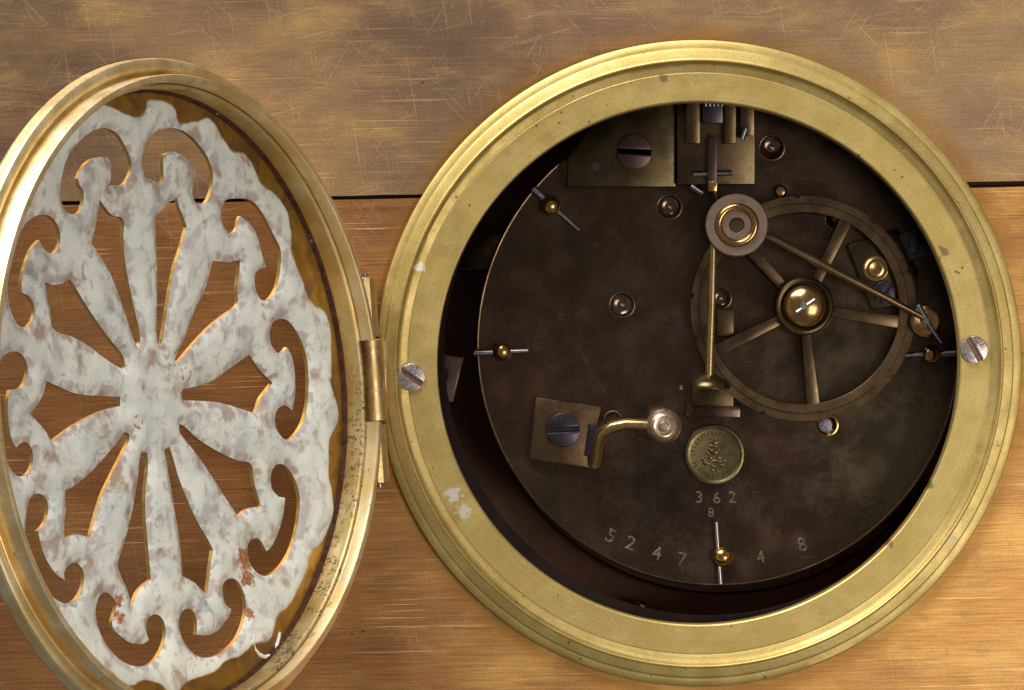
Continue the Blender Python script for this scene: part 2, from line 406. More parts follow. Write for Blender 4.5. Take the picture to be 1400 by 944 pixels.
# ring's own knuckle (middle of the hinge), built in ring coordinates
def hpt(b, a, h): return H0+e_b*b+e_a*a+e_h*h
bm = bmesh.new()
tube(bm, [hpt(-56, 0, 0), hpt(-54.5, 0, 0), hpt(54.5, 0, 0), hpt(56, 0, 0)], [16.2, 18, 18, 16.2], 28)
A = [hpt(b, 0, 0) for b in (-54, 54)]
prism(bm, [(A[0].x-2, A[0].y), (A[0].x+16, A[0].y-1), (A[1].x+24, A[1].y), (A[1].x-2, A[1].y+1)], -2, 9, 2)
k = finish(bm, 'hinge_knuckle', 'knuckle', ring, RO)
bm = bmesh.new()
tube(bm, [hpt(-146, 0, 0), hpt(146, 0, 0)], 5, 14)
finish(bm, 'hinge_pin', 'steel', ring, RO)
# door rim
dprof = [(400.5, 17.3), (397.5, 16.6), (396.3, 15), (396, -12.2), (394, -13.2), (390, -24), (392, -30), (402, -33), (406, -32), (406, -9), (401, -6)]
bm = bmesh.new(); lathe(bm, dprof, (0, LC, 0), 256, True, .0008)
rim = finish(bm, 'door_rim', 'door', door, (0,0,0), 26)
lprof = [(435, -7), (435, 6.5), (433.5, 9.5), (430, 11.5), (424, 12), (420, 10.5), (417, 6), (414.5, 4), (412.6, 5.5), (412, 8), (412, 34), (411, 36.4), (409, 37), (404.5, 37), (402.6, 36), (402, 34), (402, 19), (401.5, -8), (406.5, -10), (407, -31), (418, -27), (430, -16), (434, -9)]
bm = bmesh.new(); ha = R(7.9)                 # notched where the middle hinge knuckle sits
rg = lathe(bm, lprof, (0, LC, 0), 250, True, .0008, None, -math.pi/2+ha, 1.5*math.pi-ha)
bm.faces.new([r_[0] for r_ in rg]); bm.faces.new([r_[-1] for r_ in rg][::-1])
finish(bm, 'door_flange', 'lip', door, (0,0,0), 26)
bm = bmesh.new(); lathe(bm, [(396.4, -14), (396.4, -9.5), (395.2, -9.2), (393.4, -11.5), (391.6, -14.5)], (0, LC, 0), 256, False, .003)  # dark brown line along the joint of plate and rim
finish(bm, 'joint_line', 'joint_dark', door, (0,0,0), 40)
# door knuckles
for b0, b1 in ((59, 141), (-141, -59)):
    bm = bmesh.new()
    tube(bm, [(b0, 0, 0), (b0+1.5, 0, 0), (b1-1.5, 0, 0), (b1, 0, 0)], [12.5, 14.5, 14.5, 12.5], 12)
    prism(bm, [(b0+1, -2), (b1-1, -2), (b1-6, 16), (b0+6, 16)], -12, 3, 1.5)
    finish(bm, 'hinge_knuckle', 'knuckle', door, (0,0,0), 20)

# pierced rosette: outlines of the openings, measured on the plate
def dome_h(rr): return -36+21*min(rr/396, 1.05)**2
camv = Vector((0, 0, D))
def unproj(px, py):                           # spot in the photo -> (b, a) on the domed plate
    ray = Vector((px-700, 472-py, 0))-camv
    h = -25.0
    for _ in range(8):
        p0 = H0+e_h*h
        tt = (p0-camv).dot(e_h)/ray.dot(e_h)
        q = camv+ray*tt-H0
        b, a = q.dot(e_b), q.dot(e_a)
        h = dome_h(math.hypot(b, a-LC))
    return b, a
def cr(ox, oy, s, pts): return [(ox+x/s, oy+y/s) for x, y in pts]
HOLES = [
 cr(60,160,6.293,[(152,650),(168,740),(205,815),(265,838),(318,822),(345,770),(357,700),(352,630),(322,585),(306,530),(325,475),(372,405),(430,362),(500,345),(560,350),(588,378),(594,470),(588,545),(556,598),(620,585),(680,592),(720,560),(748,510),(768,450),(768,390),(742,310),(700,225),(650,150),(580,105),(510,95),(430,120),(360,170),(290,240),(230,320),(195,410),(172,510),(155,580)]),
 cr(170,160,6.293,[(165,400),(178,470),(190,518),(230,530),(270,550),(310,572),(338,575),(350,520),(350,440),(348,370),(352,325),(385,306),(430,300),(480,315),(540,355),(590,410),(632,475),(615,520),(602,580),(598,650),(612,710),(640,742),(680,752),(715,738),(748,680),(768,610),(777,540),(772,460),(747,380),(710,310),(650,230),(580,160),(500,110),(410,95),(330,105),(270,135),(220,190),(185,270),(165,340)]),
 cr(300,270,6.293,[(60,30),(90,15),(170,8),(250,12),(300,35),(350,85),(400,160),(440,240),(490,340),(535,430),(545,520),(537,620),(525,700),(505,780),(465,850),(415,890),(370,878),(335,820),(318,740),(322,660),(350,622),(412,598),(395,530),(375,470),(355,390),(320,290),(270,220),(195,160),(178,200),(172,245),(150,290),(115,310),(80,300),(50,250),(30,190),(30,110),(45,60)]),
 cr(300,420,4.72,[(335,170),(345,120),(368,88),(410,75),(450,88),(490,130),(525,190),(555,260),(575,340),(585,430),(585,540),(575,650),(550,740),(510,810),(465,852),(430,852),(395,815),(372,760),(370,700),(385,660),(420,634),(450,642),(480,668),(490,620),(500,540),(497,440),(487,360),(470,300),(445,258),(425,285),(395,300),(365,275),(342,230)]),
 cr(300,620,5.247,[(380,170),(395,110),(430,78),(470,80),(510,115),(545,170),(575,250),(588,330),(585,420),(570,530),(545,630),(505,730),(450,810),(380,868),(330,880),(275,850),(230,790),(212,720),(215,660),(238,618),(280,610),(315,635),(335,675),(350,702),(385,670),(420,600),(455,500),(475,400),(482,318),(440,310),(405,280),(385,240)]),
 cr(220,760,5.9,[(515,230),(540,195),(580,180),(630,205),(670,270),(695,350),(700,430),(685,520),(640,640),(570,730),(480,795),(390,822),(310,812),(240,755),(190,680),(160,590),(162,510),(185,450),(225,425),(265,440),(295,490),(304,560),(300,635),(360,642),(420,632),(480,595),(530,530),(570,470),(580,428),(545,405),(522,360),(512,290)]),
 cr(110,760,5.9,[(135,460),(145,380),(170,320),(215,295),(260,320),(295,370),(300,420),(285,480),(268,540),(285,600),(340,650),(400,695),(470,712),(530,705),(568,680),(550,640),(545,570),(560,510),(600,475),(645,480),(680,520),(700,590),(698,660),(670,750),(610,845),(530,890),(440,888),(350,850),(270,780),(200,680),(155,570)]),
 cr(0,660,5.247,[(195,300),(203,200),(220,130),(255,85),(300,82),(345,120),(358,190),(350,250),(320,310),(285,345),(300,420),(330,520),(380,610),(430,670),(478,702),(470,650),(490,610),(535,575),(580,590),(610,640),(615,710),(590,790),(540,850),(480,868),(410,835),(340,775),(275,680),(230,590),(202,480),(190,400)]),
 cr(0,460,4.72,[(20,140),(55,110),(100,98),(140,108),(175,150),(190,220),(175,290),(140,335),(78,345),(65,400),(62,500),(72,600),(92,680),(115,717),(150,685),(190,690),(220,740),(222,820),(195,880),(150,905),(100,885),(60,820),(20,740),(-8,640),(-24,540),(-28,430),(-22,320),(-5,210)]),
 cr(0,290,4.72,[(200,50),(250,22),(310,18),(365,55),(395,120),(400,190),(375,250),(340,270),(300,245),(265,180),(220,230),(190,300),(165,380),(150,460),(152,522),(200,545),(230,600),(230,670),(200,730),(160,745),(120,720),(85,650),(66,560),(62,450),(75,330),(105,210),(145,120)]),
 cr(120,260,3.93,[(75,50),(100,90),(140,135),(190,148),(203,172),(200,250),(210,380),(230,500),(255,620),(280,730),(293,815),(270,832),(250,790),(215,680),(170,550),(130,450),(85,370),(45,310),(28,285),(45,220),(58,150),(66,90)]),
 cr(120,260,3.93,[(370,140),(410,105),(445,65),(475,52),(485,36),(500,90),(525,150),(541,200),(530,235),(510,310),(480,400),(455,520),(435,640),(420,740),(405,825),(385,830),(378,760),(380,600),(380,450),(375,300),(371,200)]),
 cr(210,300,4.29,[(355,243),(400,247),(450,252),(495,240),(516,244),(510,330),(500,400),(505,470),(500,505),(430,555),(350,620),(280,690),(210,770),(150,842),(133,822),(150,780),(190,700),(220,610),(260,510),(300,430),(330,350)]),
 cr(220,480,4.72,[(145,265),(150,245),(250,225),(350,185),(450,115),(540,50),(582,24),(610,65),(650,125),(700,175),(729,205),(690,255),(650,310),(635,360),(620,401),(560,385),(470,355),(370,330),(260,322),(150,318)]),
 [(247.5,579.6),(254,582.8),(270.8,598.6),(287.8,610.3),(309,622),(326,629.4),(343,632.5),(347,637),(349,656),(354,675),(359.5,692.5),(347.6,694),(338,697),(328,706.5),(311.9,683),(293,653),(270,620),(249,593.5),(247,588)],
 [(226.8,614.5),(233.8,611.4),(238.5,625),(246.6,653),(258.3,683),(272.3,713.5),(286.2,737),(293.8,752),(291,767),(288.6,788),(286,810.5),(283.5,812),(276,805),(267.5,796.4),(257.3,790.5),(252,788),(249,753),(244.3,718),(238.5,683),(232.6,648),(228,622.6)],
 [(195.4,618),(203.5,619),(204.7,636.6),(201.2,671.6),(201.2,706.6),(203.5,734.5),(206,762.5),(208.5,792.2),(198,800.7),(189.7,810.8),(184,826),(181,830),(179.5,819),(176,805.8),(169.3,792),(164.2,778.6),(163.4,770),(171,743.8),(178,720.5),(185,688),(190.7,653),(193,627)],
 cr(80,590,4.29,[(400,5),(425,18),(425,50),(390,120),(340,220),(295,310),(260,390),(230,490),(205,580),(195,625),(150,610),(100,605),(44,630),(42,560),(50,460),(48,350),(120,305),(200,235),(280,150),(350,65)]),
 cr(0,460,4.72,[(785,390),(787,450),(700,470),(600,510),(500,565),(420,620),(345,682),(310,620),(260,560),(206,500),(250,440),(290,370),(310,288),(370,315),(470,360),(560,378),(660,385)]),
 cr(0,290,4.72,[(298,453),(350,470),(410,460),(462,433),(500,490),(560,590),(640,710),(720,820),(800,920)])+[(172.7,496),(173.7,501.3),(169.5,504.5),(161,500),(148,492),(131,479),(114,467.4),(99.6,460),(80.5,454.2),(73,446.8),(71,427.7),(67.8,410.8)],
]
def smooth_loop(P, step=5.0):
    P = [Vector(p) for p in P]; n = len(P)
    corner = []
    for i in range(n):
        d0 = (P[i]-P[i-1]).normalized(); d1 = (P[(i+1) % n]-P[i]).normalized()
        corner.append(d0.dot(d1) < math.cos(R(52)))
    out = []
    for i in range(n):
        p0, p1, p2, p3 = P[i-1], P[i], P[(i+1) % n], P[(i+2) % n]
        m1 = (p2-p0)*.5 if not corner[i] else (p2-p1)
        m2 = (p3-p1)*.5 if not corner[(i+1) % n] else (p2-p1)
        L = (p2-p1).length
        m1 = m1*(L/max(m1.length, 1e-6)); m2 = m2*(L/max(m2.length, 1e-6))
        k = max(1, round(L/step))
        for j in range(k):
            t = j/k; t2 = t*t; t3 = t2*t
            out.append(p1*(2*t3-3*t2+1)+m1*(t3-2*t2+t)+p2*(-2*t3+3*t2)+m2*(t3-t2))
    return out
def inside(p, poly):
    x, y = p; c = False; n = len(poly); j = n-1
    for i in range(n):
        xi, yi = poly[i]; xj, yj = poly[j]
        if (yi > y) != (yj > y) and x < (xj-xi)*(y-yi)/(yj-yi)+xi: c = not c
        j = i
    return c
PR = 398.0
loops = [smooth_loop([unproj(*p) for p in h]) for h in HOLES]
loops = [[Vector((p.x, LC+(p.y-LC))) if math.hypot(p.x, p.y-LC) < 386 else Vector((p.x*386/math.hypot(p.x, p.y-LC), LC+(p.y-LC)*386/math.hypot(p.x, p.y-LC))) for p in l] for l in loops]
boxes = [(min(p.x for p in l), max(p.x for p in l), min(p.y for p in l), max(p.y for p in l)) for l in loops]
lt = [[(p.x, p.y) for p in l] for l in loops]
def in_hole(x, y):
    for b, l in zip(boxes, lt):
        if b[0] < x < b[1] and b[2] < y < b[3] and inside((x, y), l): return True
    return False
V2 = []; E2 = []
def addloop(l):
    s = len(V2); n = len(l)
    V2.extend(Vector((p[0], p[1])) for p in l)
    E2.extend((s+i, s+(i+1) % n) for i in range(n))
addloop(circ(0, LC, PR, 220))
for l in lt: addloop(l)
bset = {}
for v in V2: bset.setdefault((int(v.x//10), int(v.y//10)), []).append(v)
g = 6.5
for i in range(-63, 64):
    for j in range(-63, 64):
        x = (i+.5*(j % 2))*g; y = LC+j*g
        if math.hypot(x, y-LC) > PR-5 or in_hole(x, y): continue
        kx, ky = int(x//10), int(y//10)
        if any((v.x-x)**2+(v.y-y)**2 < 12 for a in (-1,0,1) for b in (-1,0,1) for v in bset.get((kx+a, ky+b), ())): continue
        V2.append(Vector((x, y)))
vo, eo, fo = delaunay_2d_cdt(V2, E2, [], 0, 1e-4)[:3]
bm = bmesh.new()
keep = []
for f in fo:
    cx = sum(vo[i].x for i in f)/3; cy = sum(vo[i].y for i in f)/3
    if math.hypot(cx, cy-LC) > PR or in_hole(cx, cy): continue
    keep.append(f)
ec = {}
for f in keep:
    for i in range(3):
        e = tuple(sorted((f[i], f[(i+1) % 3]))); ec[e] = ec.get(e, 0)+1
bedge = [e for e, c in ec.items() if c == 1]
bver = {i for e in bedge for i in e}
used = {i for f in keep for i in f}
from mathutils.kdtree import KDTree
hb = [i for i in bver if math.hypot(vo[i].x, vo[i].y-LC) < PR-3]
kd = KDTree(len(hb))
for n_, i in enumerate(hb): kd.insert((vo[i].x, vo[i].y, 0), n_)
kd.balance()
top = {}; bot = {}
lay = bm.verts.layers.float.new('edge_dist')
for i in used:
    x, y = vo[i]; rr = math.hypot(x, y-LC); h = dome_h(rr)
    d = kd.find((x, y, 0))[2]
    lump = 1.3*noise.noise(Vector((x*.035, y*.035, 1)))+.9*noise.noise(Vector((x*.09, y*.09, 5)))+.45*noise.noise(Vector((x*.2, y*.2, 9)))
    k_ = 1-math.exp(-d/11.0)
    fade = min(1, max(0, (PR-2-rr)/30))
    top[i] = bm.verts.new((x, y, h-2.6+(7.0*k_+lump*k_)*fade+2.6*(1-fade)))
    top[i][lay] = d
    bot[i] = bm.verts.new((x, y, h-8))
for f in keep:
    a = bm.faces.new([top[i] for i in f]); b = bm.faces.new([bot[i] for i in f][::-1]); b.material_index = 1
for a, b in bedge:
    f = bm.faces.new((top[a], top[b], bot[b], bot[a])); f.material_index = 1

# paint material for the plate
def m_paint():
    t = NT('flaking_white_paint'); co = t.co
    x, y, z = t.sep()
    yl = t.math('SUBTRACT', y, LC)
    rr = t.math('SQRT', t.math('ADD', t.math('MULTIPLY', x, x), t.math('MULTIPLY', yl, yl)))
    n1 = t.noise(co, 1/75, 5, .62, .7); n2 = t.noise(co, 1/22, 5, .65, .5); n3 = t.noise(co, 1/6, 4, .65)
    an = t.math('ARCTAN2', yl, x)
    rad = t.noise(t.comb(t.math('MULTIPLY', rr, .012), t.math('MULTIPLY', an, 5.0), 0.0), 1.0, 5, .65, .4)
    at = t.n.new('ShaderNodeAttribute'); at.attribute_name = 'edge_dist'; ed = at.outputs['Fac']
    sm = t.noise(t.map(co, (1,1,1), 0, (11,77,0)), 1/40, 1.5, .5, 0)
    sm2 = t.noise(t.map(co, (1,1,1), 0, (310,177,0)), 1/27, 3, .5, .8)
    sm3 = t.noise(t.map(co, (1,1,1), 0, (70,377,0)), 1/15, 1, .5, 0)
    rad = t.math('ADD', .5, t.math('MULTIPLY', t.math('SUBTRACT', rad, .5), t.ss(rr, 50, 150)))
    white = t.mix(t.ss(sm, .35, .7), (.76,.77,.70), (.64,.675,.62))
    # thin, greyed coat in long patches and along the edges of the bars
    thin = t.math('ADD', t.math('MULTIPLY', sm2, .55), t.math('ADD', t.math('MULTIPLY', rad, .55), t.math('MULTIPLY', t.ss(ed, 0, 15, .30, 0), t.ss(sm3, .40, .62))))
    col = t.mix(t.math('MULTIPLY', t.ss(thin, .50, .76), .85), white, (.42,.365,.36))
    pk = t.noise(t.map(co, (1,1,1), 0, (40,90,0)), 1/48, 4, .58, .9)
    br_ = t.math('MULTIPLY', t.ss(pk, .51, .66), t.ss(thin, .44, .64))
    col = t.mix(t.math('MULTIPLY', br_, .75), col, (.36,.235,.15))
    bl = t.noise(t.map(co, (1,1,1), 0, (240,10,0)), 1/30, 3, .55, .7)
    col = t.mix(t.math('MULTIPLY', t.ss(bl, .62, .72), .6), col, (.22,.22,.26))
    gr = t.math('MULTIPLY', t.ss(n3, .55, .66), t.ss(t.noise(co, 1/40, 2), .50, .60))
    col = t.mix(t.math('MULTIPLY', gr, .45), col, (.25,.235,.235))
    # bare, tarnished brass where the paint stops short of the rim
    edge = t.math('ADD', rr, t.math('ADD', t.math('MULTIPLY', t.math('SUBTRACT', t.noise(t.map(co, (1,1,1), 0, (511,77,0)), 1/60, 0, .5, 0), .5), 66), t.math('MULTIPLY', t.math('SUBTRACT', sm3, .5), 5)))
    off = t.math('ADD', t.ss(t.math('SUBTRACT', t.math('MULTIPLY', x, .6), t.math('MULTIPLY', yl, .8)), 120, 380, 0, 15), t.ss(t.math('ADD', t.math('MULTIPLY', x, -.85), t.math('MULTIPLY', yl, -.3)), 250, 390, 0, 24))
    bare = t.ss(t.math('ADD', edge, off), 376, 381)
    brass = t.mix(t.ss(n2, .35, .65), (.46,.27,.055), (.38,.205,.045))
    brass = t.mix(t.math('MULTIPLY', t.ss(pk, .48, .62), .6), brass, (.20,.11,.07))
    col = t.mix(bare, col, brass)
    rust = None
    for px, py, r in ((333, 765, 15), (337, 790, 12), (164, 845, 9), (162, 822, 8), (340, 838, 7)):
        b, a = unproj(px, py)
        d = t.dist((b, a, 0), t.comb(x, y, 0.0))
        d = t.math('ADD', d, t.math('MULTIPLY', t.math('SUBTRACT', t.noise(co, 1/9, 4, .7), .5), 34))
        m = t.ss(d, r*1.15, r*.8); rust = m if rust is None else t.math('MAXIMUM', rust, m)
    rcol = t.mix(t.ss(t.noise(co, 1/5, 4), .4, .6), (.52,.17,.025), (.21,.04,.012))
    col = t.mix(t.math('MULTIPLY', rust, .9), col, rcol)
    red = None
    for px, py, r in ((330, 349, 7), (252, 512, 9), (186, 577, 8)):
        b, a = unproj(px, py)
        d = t.math('ABSOLUTE', t.math('SUBTRACT', t.dist((b, a, 0), t.comb(x, y, 0.0)), r))
        m = t.math('MULTIPLY', t.ss(d, 2.6, 1.2), t.ss(t.noise(co, 1/7, 2), .48, .54)); red = m if red is None else t.math('MAXIMUM', red, m)
    col = t.mix(t.math('MULTIPLY', red, .8), col, (.42,.08,.06))
    fl = t.vor(t.map(co, (1,1,1), 0), 1/7.5)
    h = t.math('ADD', t.math('ADD', t.math('MULTIPLY', n2, 1.0), t.math('MULTIPLY', sm3, 1.6)), t.math('ADD', t.math('MULTIPLY', n3, t.ss(sm, .40, .62, .15, .9)), t.math('MULTIPLY', t.ss(thin, .68, .56), 1.5)))
    h = t.math('ADD', h, t.math('MULTIPLY', t.ss(t.math('ADD', edge, off), 381, 368), 1.5))
    h = t.math('MULTIPLY', h, t.math('SUBTRACT', 1.0, t.math('MULTIPLY', bare, .85)))
    t.bump(h, .36, 1.6)
    met = t.math('MULTIPLY', bare, .85)
    return t.out(col, t.math('SUBTRACT', .62, t.math('MULTIPLY', bare, .22)), met)
M['paint'] = m_paint()
finish(bm, 'pierced_plate', ['paint', 'cut'], door, (0,0,0), 50, False)
# a curled bead of white paint on the bare strip
bead = [(346,868),(344,878),(347,888),(353,895),(361,899),(369,896),(375,889),(378,880),(380,871),(381,863)]
bm = bmesh.new(); P3 = []
for i in range(len(bead)-1):
    for j in range(4):
        t = j/4; px = bead[i][0]*(1-t)+bead[i+1][0]*t; py = bead[i][1]*(1-t)+bead[i+1][1]*t
        b, a = unproj(px, py); P3.append((b, a, dome_h(math.hypot(b, a-LC))+1.2))
tube(bm, P3, [2.6+1.0*noise.noise(Vector((i*.9, 0, 0))) for i in range(len(P3))], 8)
finish(bm, 'paint_bead', 'drip', door)

# ---------------------------------------------------------------- movement
PW = -150.0                                   # height of the back plate
PC = U(982, 471, PW); PRD = 330*S(PW)
MO = (PC[0], PC[1], PW)
mov = empty('clock_movement', 'round dark brass clock movement with count wheel and stamped plate inside the bezel', 'clock movement', MO)
def part(bm, name, mat, parent=None, ang=32): return finish(bm, name, mat, parent or mov, MO, ang)
bm = bmesh.new()
lathe(bm, [(0, PW), (PRD-3, PW), (PRD-.8, PW-1), (PRD, PW-3), (PRD, PW-16), (0, PW-16)], (PC[0], PC[1], 0), 200)
plate = part(bm, 'back_plate', 'plate')
c = U(988, 477, -300); bm = bmesh.new()
lathe(bm, [(0, -300), (333*S(-300), -300), (336*S(-300), -303), (336*S(-300), -325), (0, -325)], (c[0], c[1], 0), 160)
part(bm, 'front_plate', 'plate')
for px, py in ((752, 280), (686, 482), (988, 762), (1274, 484)):   # pillars joining the plates
    x, y = U(px, py, PW); bm = bmesh.new(); lathe(bm, [(13, -332), (13, PW-15)], (x, y, 0), 24, False); part(bm, 'pillar', 'old')
x, y = U(655, 345, -260); bm = bmesh.new()
prism(bm, [(x-32, y-26), (x+50, y-30), (x+50, y+22), (x+8, y+32), (x-22, y+24)], -330, -262, 5)
part(bm, 'barrel_block', 'old')
x, y = U(878, 830, -200); bm = bmesh.new()
lathe(bm, dome(6.5, -206, 6)[::-1]+[(5, -330)], (x, y, 0), 20); part(bm, 'stud', 'bright')

def spt(px, py, z): x, y = U(px, py, z); return (x, y, z)
# pillar ends with taper pins
def pillar_end(px, py, r, p0, p1, r0, r1):
    z = PW; x, y = U(px, py, z+r)
    bm = bmesh.new(); lathe(bm, [(r*.9, z-2), (r, z+3)]+[(r*math.cos(a), z+r*.55+r*math.sin(a)*.9) for a in [i*math.pi/18 for i in range(0, 9)]]+[(0, z+r*1.45)], (x, y, 0), 32)
    p = part(bm, 'pillar_end', 'bright')
    bm = bmesh.new(); zz = z+r*.55
    tube(bm, [spt(*p0, zz), spt(*p1, zz)], [r0, r1], 12)
    part(bm, 'taper_pin', 'steel', p)
pillar_end(752, 281, 14.5, (729, 258), (792, 315), 6, 2.6)
pillar_end(686, 481, 13.5, (648, 483), (722, 480), 4.8, 3.0)
pillar_end(988, 762, 14.5, (979, 714), (985, 799), 3.2, 3.4)
pillar_end(1274, 485, 13.5, (1237, 486), (1306, 483), 3.6, 5.0)
# oil sinks: cupped holes with a pivot end
def sink(px, py, r, parent=None, z=PW, rim='plate', cup='sink'):
    x, y = U(px, py, z); bm = bmesh.new()
    lathe(bm, [(r+1.6, z+.05), (r+.4, z+.35), (r*.97, z+.1)]+[(r*.93*math.cos(a), z-r*.42*math.sin(a)) for a in [i*math.pi/20 for i in range(1, 9)]]+[(r*.22, z-r*.38), (0, z-r*.38)], (x, y, 0), 40)
    s = part(bm, 'oil_sink', cup, parent)
    bm = bmesh.new(); lathe(bm, [(r*.2, z-r*.42), (r*.19, z-r*.1), (r*.12, z-r*.02), (0, z)], (x, y, 0), 16)
    part(bm, 'pivot', 'steel', s)
# the plate is drilled where the sinks sit (so that the cups are real hollows)
SINKS = [(850, 417, 17), (915, 283, 16.5), (1055, 202, 17), (1143, 299, 15), (985, 408, 14)]
BIGHOLES = [(1130, 581, 15.5)]
me = plate.data; bpy.data.objects.remove(plate); bpy.data.meshes.remove(me)
V3 = []; E3 = []
def add3(l):
    s = len(V3); n = len(l); V3.extend(Vector(p) for p in l); E3.extend((s+i, s+(i+1) % n) for i in range(n))
outer = circ(PC[0], PC[1], PRD, 200); add3(outer)
hc = []
for px, py, r in SINKS+BIGHOLES:
    x, y = U(px, py, PW); hc.append((x, y, r+.6)); add3(circ(x, y, r+.6, 40))
vo, eo, fo = delaunay_2d_cdt(V3, E3, [], 0, 1e-4)[:3]
bm = bmesh.new(); tv3 = [bm.verts.new((v.x, v.y, PW)) for v in vo]; bv3 = [bm.verts.new((v.x, v.y, PW-16)) for v in vo]
ec = {}
for f in fo:
    cx = sum(vo[i].x for i in f)/3; cy = sum(vo[i].y for i in f)/3
    if any(math.hypot(cx-a, cy-b) < r for a, b, r in hc): continue
    bm.faces.new([tv3[i] for i in f]); bm.faces.new([bv3[i] for i in f][::-1])
    for i in range(3):
        e = tuple(sorted((f[i], f[(i+1) % 3]))); ec[e] = ec.get(e, 0)+1
be = [e for e, c in ec.items() if c == 1]
for a, b in be: bm.faces.new((tv3[a], tv3[b], bv3[b], bv3[a]))
plate_flat = True
plate = part(bm, 'back_plate', 'plate', None, 10)
bm = bmesh.new(); lathe(bm, [(PRD+1.4, PW-14), (PRD+1.4, PW-2), (PRD+.8, PW+.2), (PRD-1, PW+1), (PRD-2.4, PW+.6), (PRD-2.6, PW-1)], (PC[0], PC[1], 0), 200); part(bm, 'plate_edge', 'wheel', plate)
for q in SINKS: sink(*q)
x, y = U(1130, 581, PW); bm = bmesh.new()
lathe(bm, [(16.6, PW-2), (16.6, PW+1.6), (15, PW+2), (13.4, PW+1), (13.2, PW-12), (16, PW-12)], (x, y, 0), 36, True); s = part(bm, 'winding_hole', 'bright')
bm = bmesh.new(); lathe(bm, [(12.5, PW-16), (12.5, PW-10), (9, PW-7.5), (0, PW-7)], (x-1, y-1, 0), 30); part(bm, 'arbor_end', 'steel', s)

# suspension cock at the top
z1 = PW+34
def quad(*p, z=PW): return [U(a, b, z) for a, b in p]
bm = bmesh.new(); prism(bm, quad((776,256),(924,255.5),(924,100),(880,120),(820,160),(776,216), z=z1), PW+1, z1, 2); cock = part(bm, 'suspension_cock', 'old')
x, y = U(867, 208, z1); bm = bmesh.new(); slot_head(bm, (x, y), 24.5*S(z1), z1-4, z1+7, R(-3), 6.5, 7, 2); part(bm, 'cock_screw', 'purple', cock)
x, y = U(814, 228, z1); bm = bmesh.new(); lathe(bm, [(6, z1-1), (6, z1+.6), (0, z1+.8)], (x, y, 0), 20); part(bm, 'steady_pin', 'purple', cock)
z2 = PW+46
bm = bmesh.new(); prism(bm, quad((925.5,253),(1032,252),(1032,96),(925.5,96), z=z2), PW+1, z2, 2); blk = part(bm, 'suspension_block', 'old')
z3 = z2+14
for pts in (((938,196),(957,196.5),(957,100),(938,100)), ((990,197),(1006,196),(1006,100),(990,100)), ((1012,186),(1031,186),(1031,100),(1012,100))):
    bm = bmesh.new(); prism(bm, quad(*pts, z=z3), z2-1, z3, 1.5); part(bm, 'guide_cheek', 'wheel', blk)
x, y = U(974, 150, z3); bm = bmesh.new()
prism(bm, quad((960,169),(988,169),(988,128),(960,128), z=z3), z2-1, z3+10, 2)
nut = part(bm, 'regulating_nut', 'blue', blk)
for i in range(5):
    bm = bmesh.new(); xx = 963+i*5.5; prism(bm, quad((xx,146),(xx+3.2,146),(xx+3.2,128),(xx,128), z=z3+10), z3+9, z3+13, .8); part(bm, 'knurl', 'dim_steel', nut)
bm = bmesh.new(); tube(bm, [spt(1019, 176, z3+2), spt(1014, 190, z3+2)], [5, 5], 14); part(bm, 'guide_pin', 'dim_steel', blk)
bm = bmesh.new(); tube(bm, [spt(948, 239, z2+6), spt(1001, 237, z2+6)], [3.6, 3.4], 14); part(bm, 'cross_pin', 'dim_steel', blk)
bm = bmesh.new(); prism(bm, quad((967,250),(980,250),(981,192),(975,184),(968,192), z=z2+13), z2+8, z2+13, 1.2); sp = part(bm, 'suspension_strip', 'purple', blk)
bm = bmesh.new(); prism(bm, quad((968,262),(980,262),(981,248),(968,248), z=z2+15), z2+6, z2+15, 2); part(bm, 'strip_clamp', 'bright', blk)
bm = bmesh.new(); tube(bm, [spt(976, 258, z2+6), spt(981, 272, z2+4), spt(984, 290, z2)], [4, 4, 4], 10); part(bm, 'link', 'old', blk)
bm = bmesh.new(); tube(bm, [spt(944, 253, PW+24), spt(960, 264, PW+20)], [6, 6], 14); part(bm, 'stop_stud', 'dim_steel', blk)

# crutch arbor with flat disc
zd = PW+74
x, y = U(1007.5, 308, zd); rr = 43*S(zd); q = S(zd)
bm = bmesh.new()
prof = [(rr-1, zd-12), (rr, zd-10), (rr, zd-1.5), (rr-1.5, zd), (30*q, zd)]
prof += [(25*q+4.8*math.cos(a), zd+5.2*math.sin(a)) for a in [i*math.pi/8 for i in range(0, 9)]]
prof += [(19.5*q, zd), (11*q, zd), (10*q, zd-1), (10*q, zd-6), (0, zd-6), ]
lathe(bm, prof+[(0, zd-12)], (x, y, 0), 72); disc = part(bm, 'crutch_disc', 'grey')
bm = bmesh.new(); lathe(bm, [(25*q+5.4*math.cos(a), zd+.2+5.8*math.sin(a)) for a in [i*math.pi/10 for i in range(0, 11)]], (x, y, 0), 72); part(bm, 'brass_bead', 'bright', disc)
bm = bmesh.new(); lathe(bm, [(9.6*q, zd-7), (9.4*q, zd-3), (0, zd-2.6)], (x, y, 0), 24); part(bm, 'arbor_end', 'old', disc)
bm = bmesh.new(); lathe(bm, [(12, PW), (12, zd-11)], (x, y, 0), 24); part(bm, 'arbor', 'old', disc)
bm = bmesh.new(); tube(bm, [spt(975, 335, zd-14), spt(973, 420, zd-14), spt(969.5, 520, zd-14)], [5.4, 5.6, 6.0], 16); part(bm, 'crutch_rod', 'rod', disc)
bm = bmesh.new(); tube(bm, [spt(1046, 323, zd-8), spt(1060, 329, zd-8), spt(1150, 376, zd-14), spt(1205, 404, zd-18), spt(1262, 434, zd-26)], [4.4, 5.4, 6.2, 5.4, 4.4], 14); part(bm, 'hammer_wire', 'wire', disc)
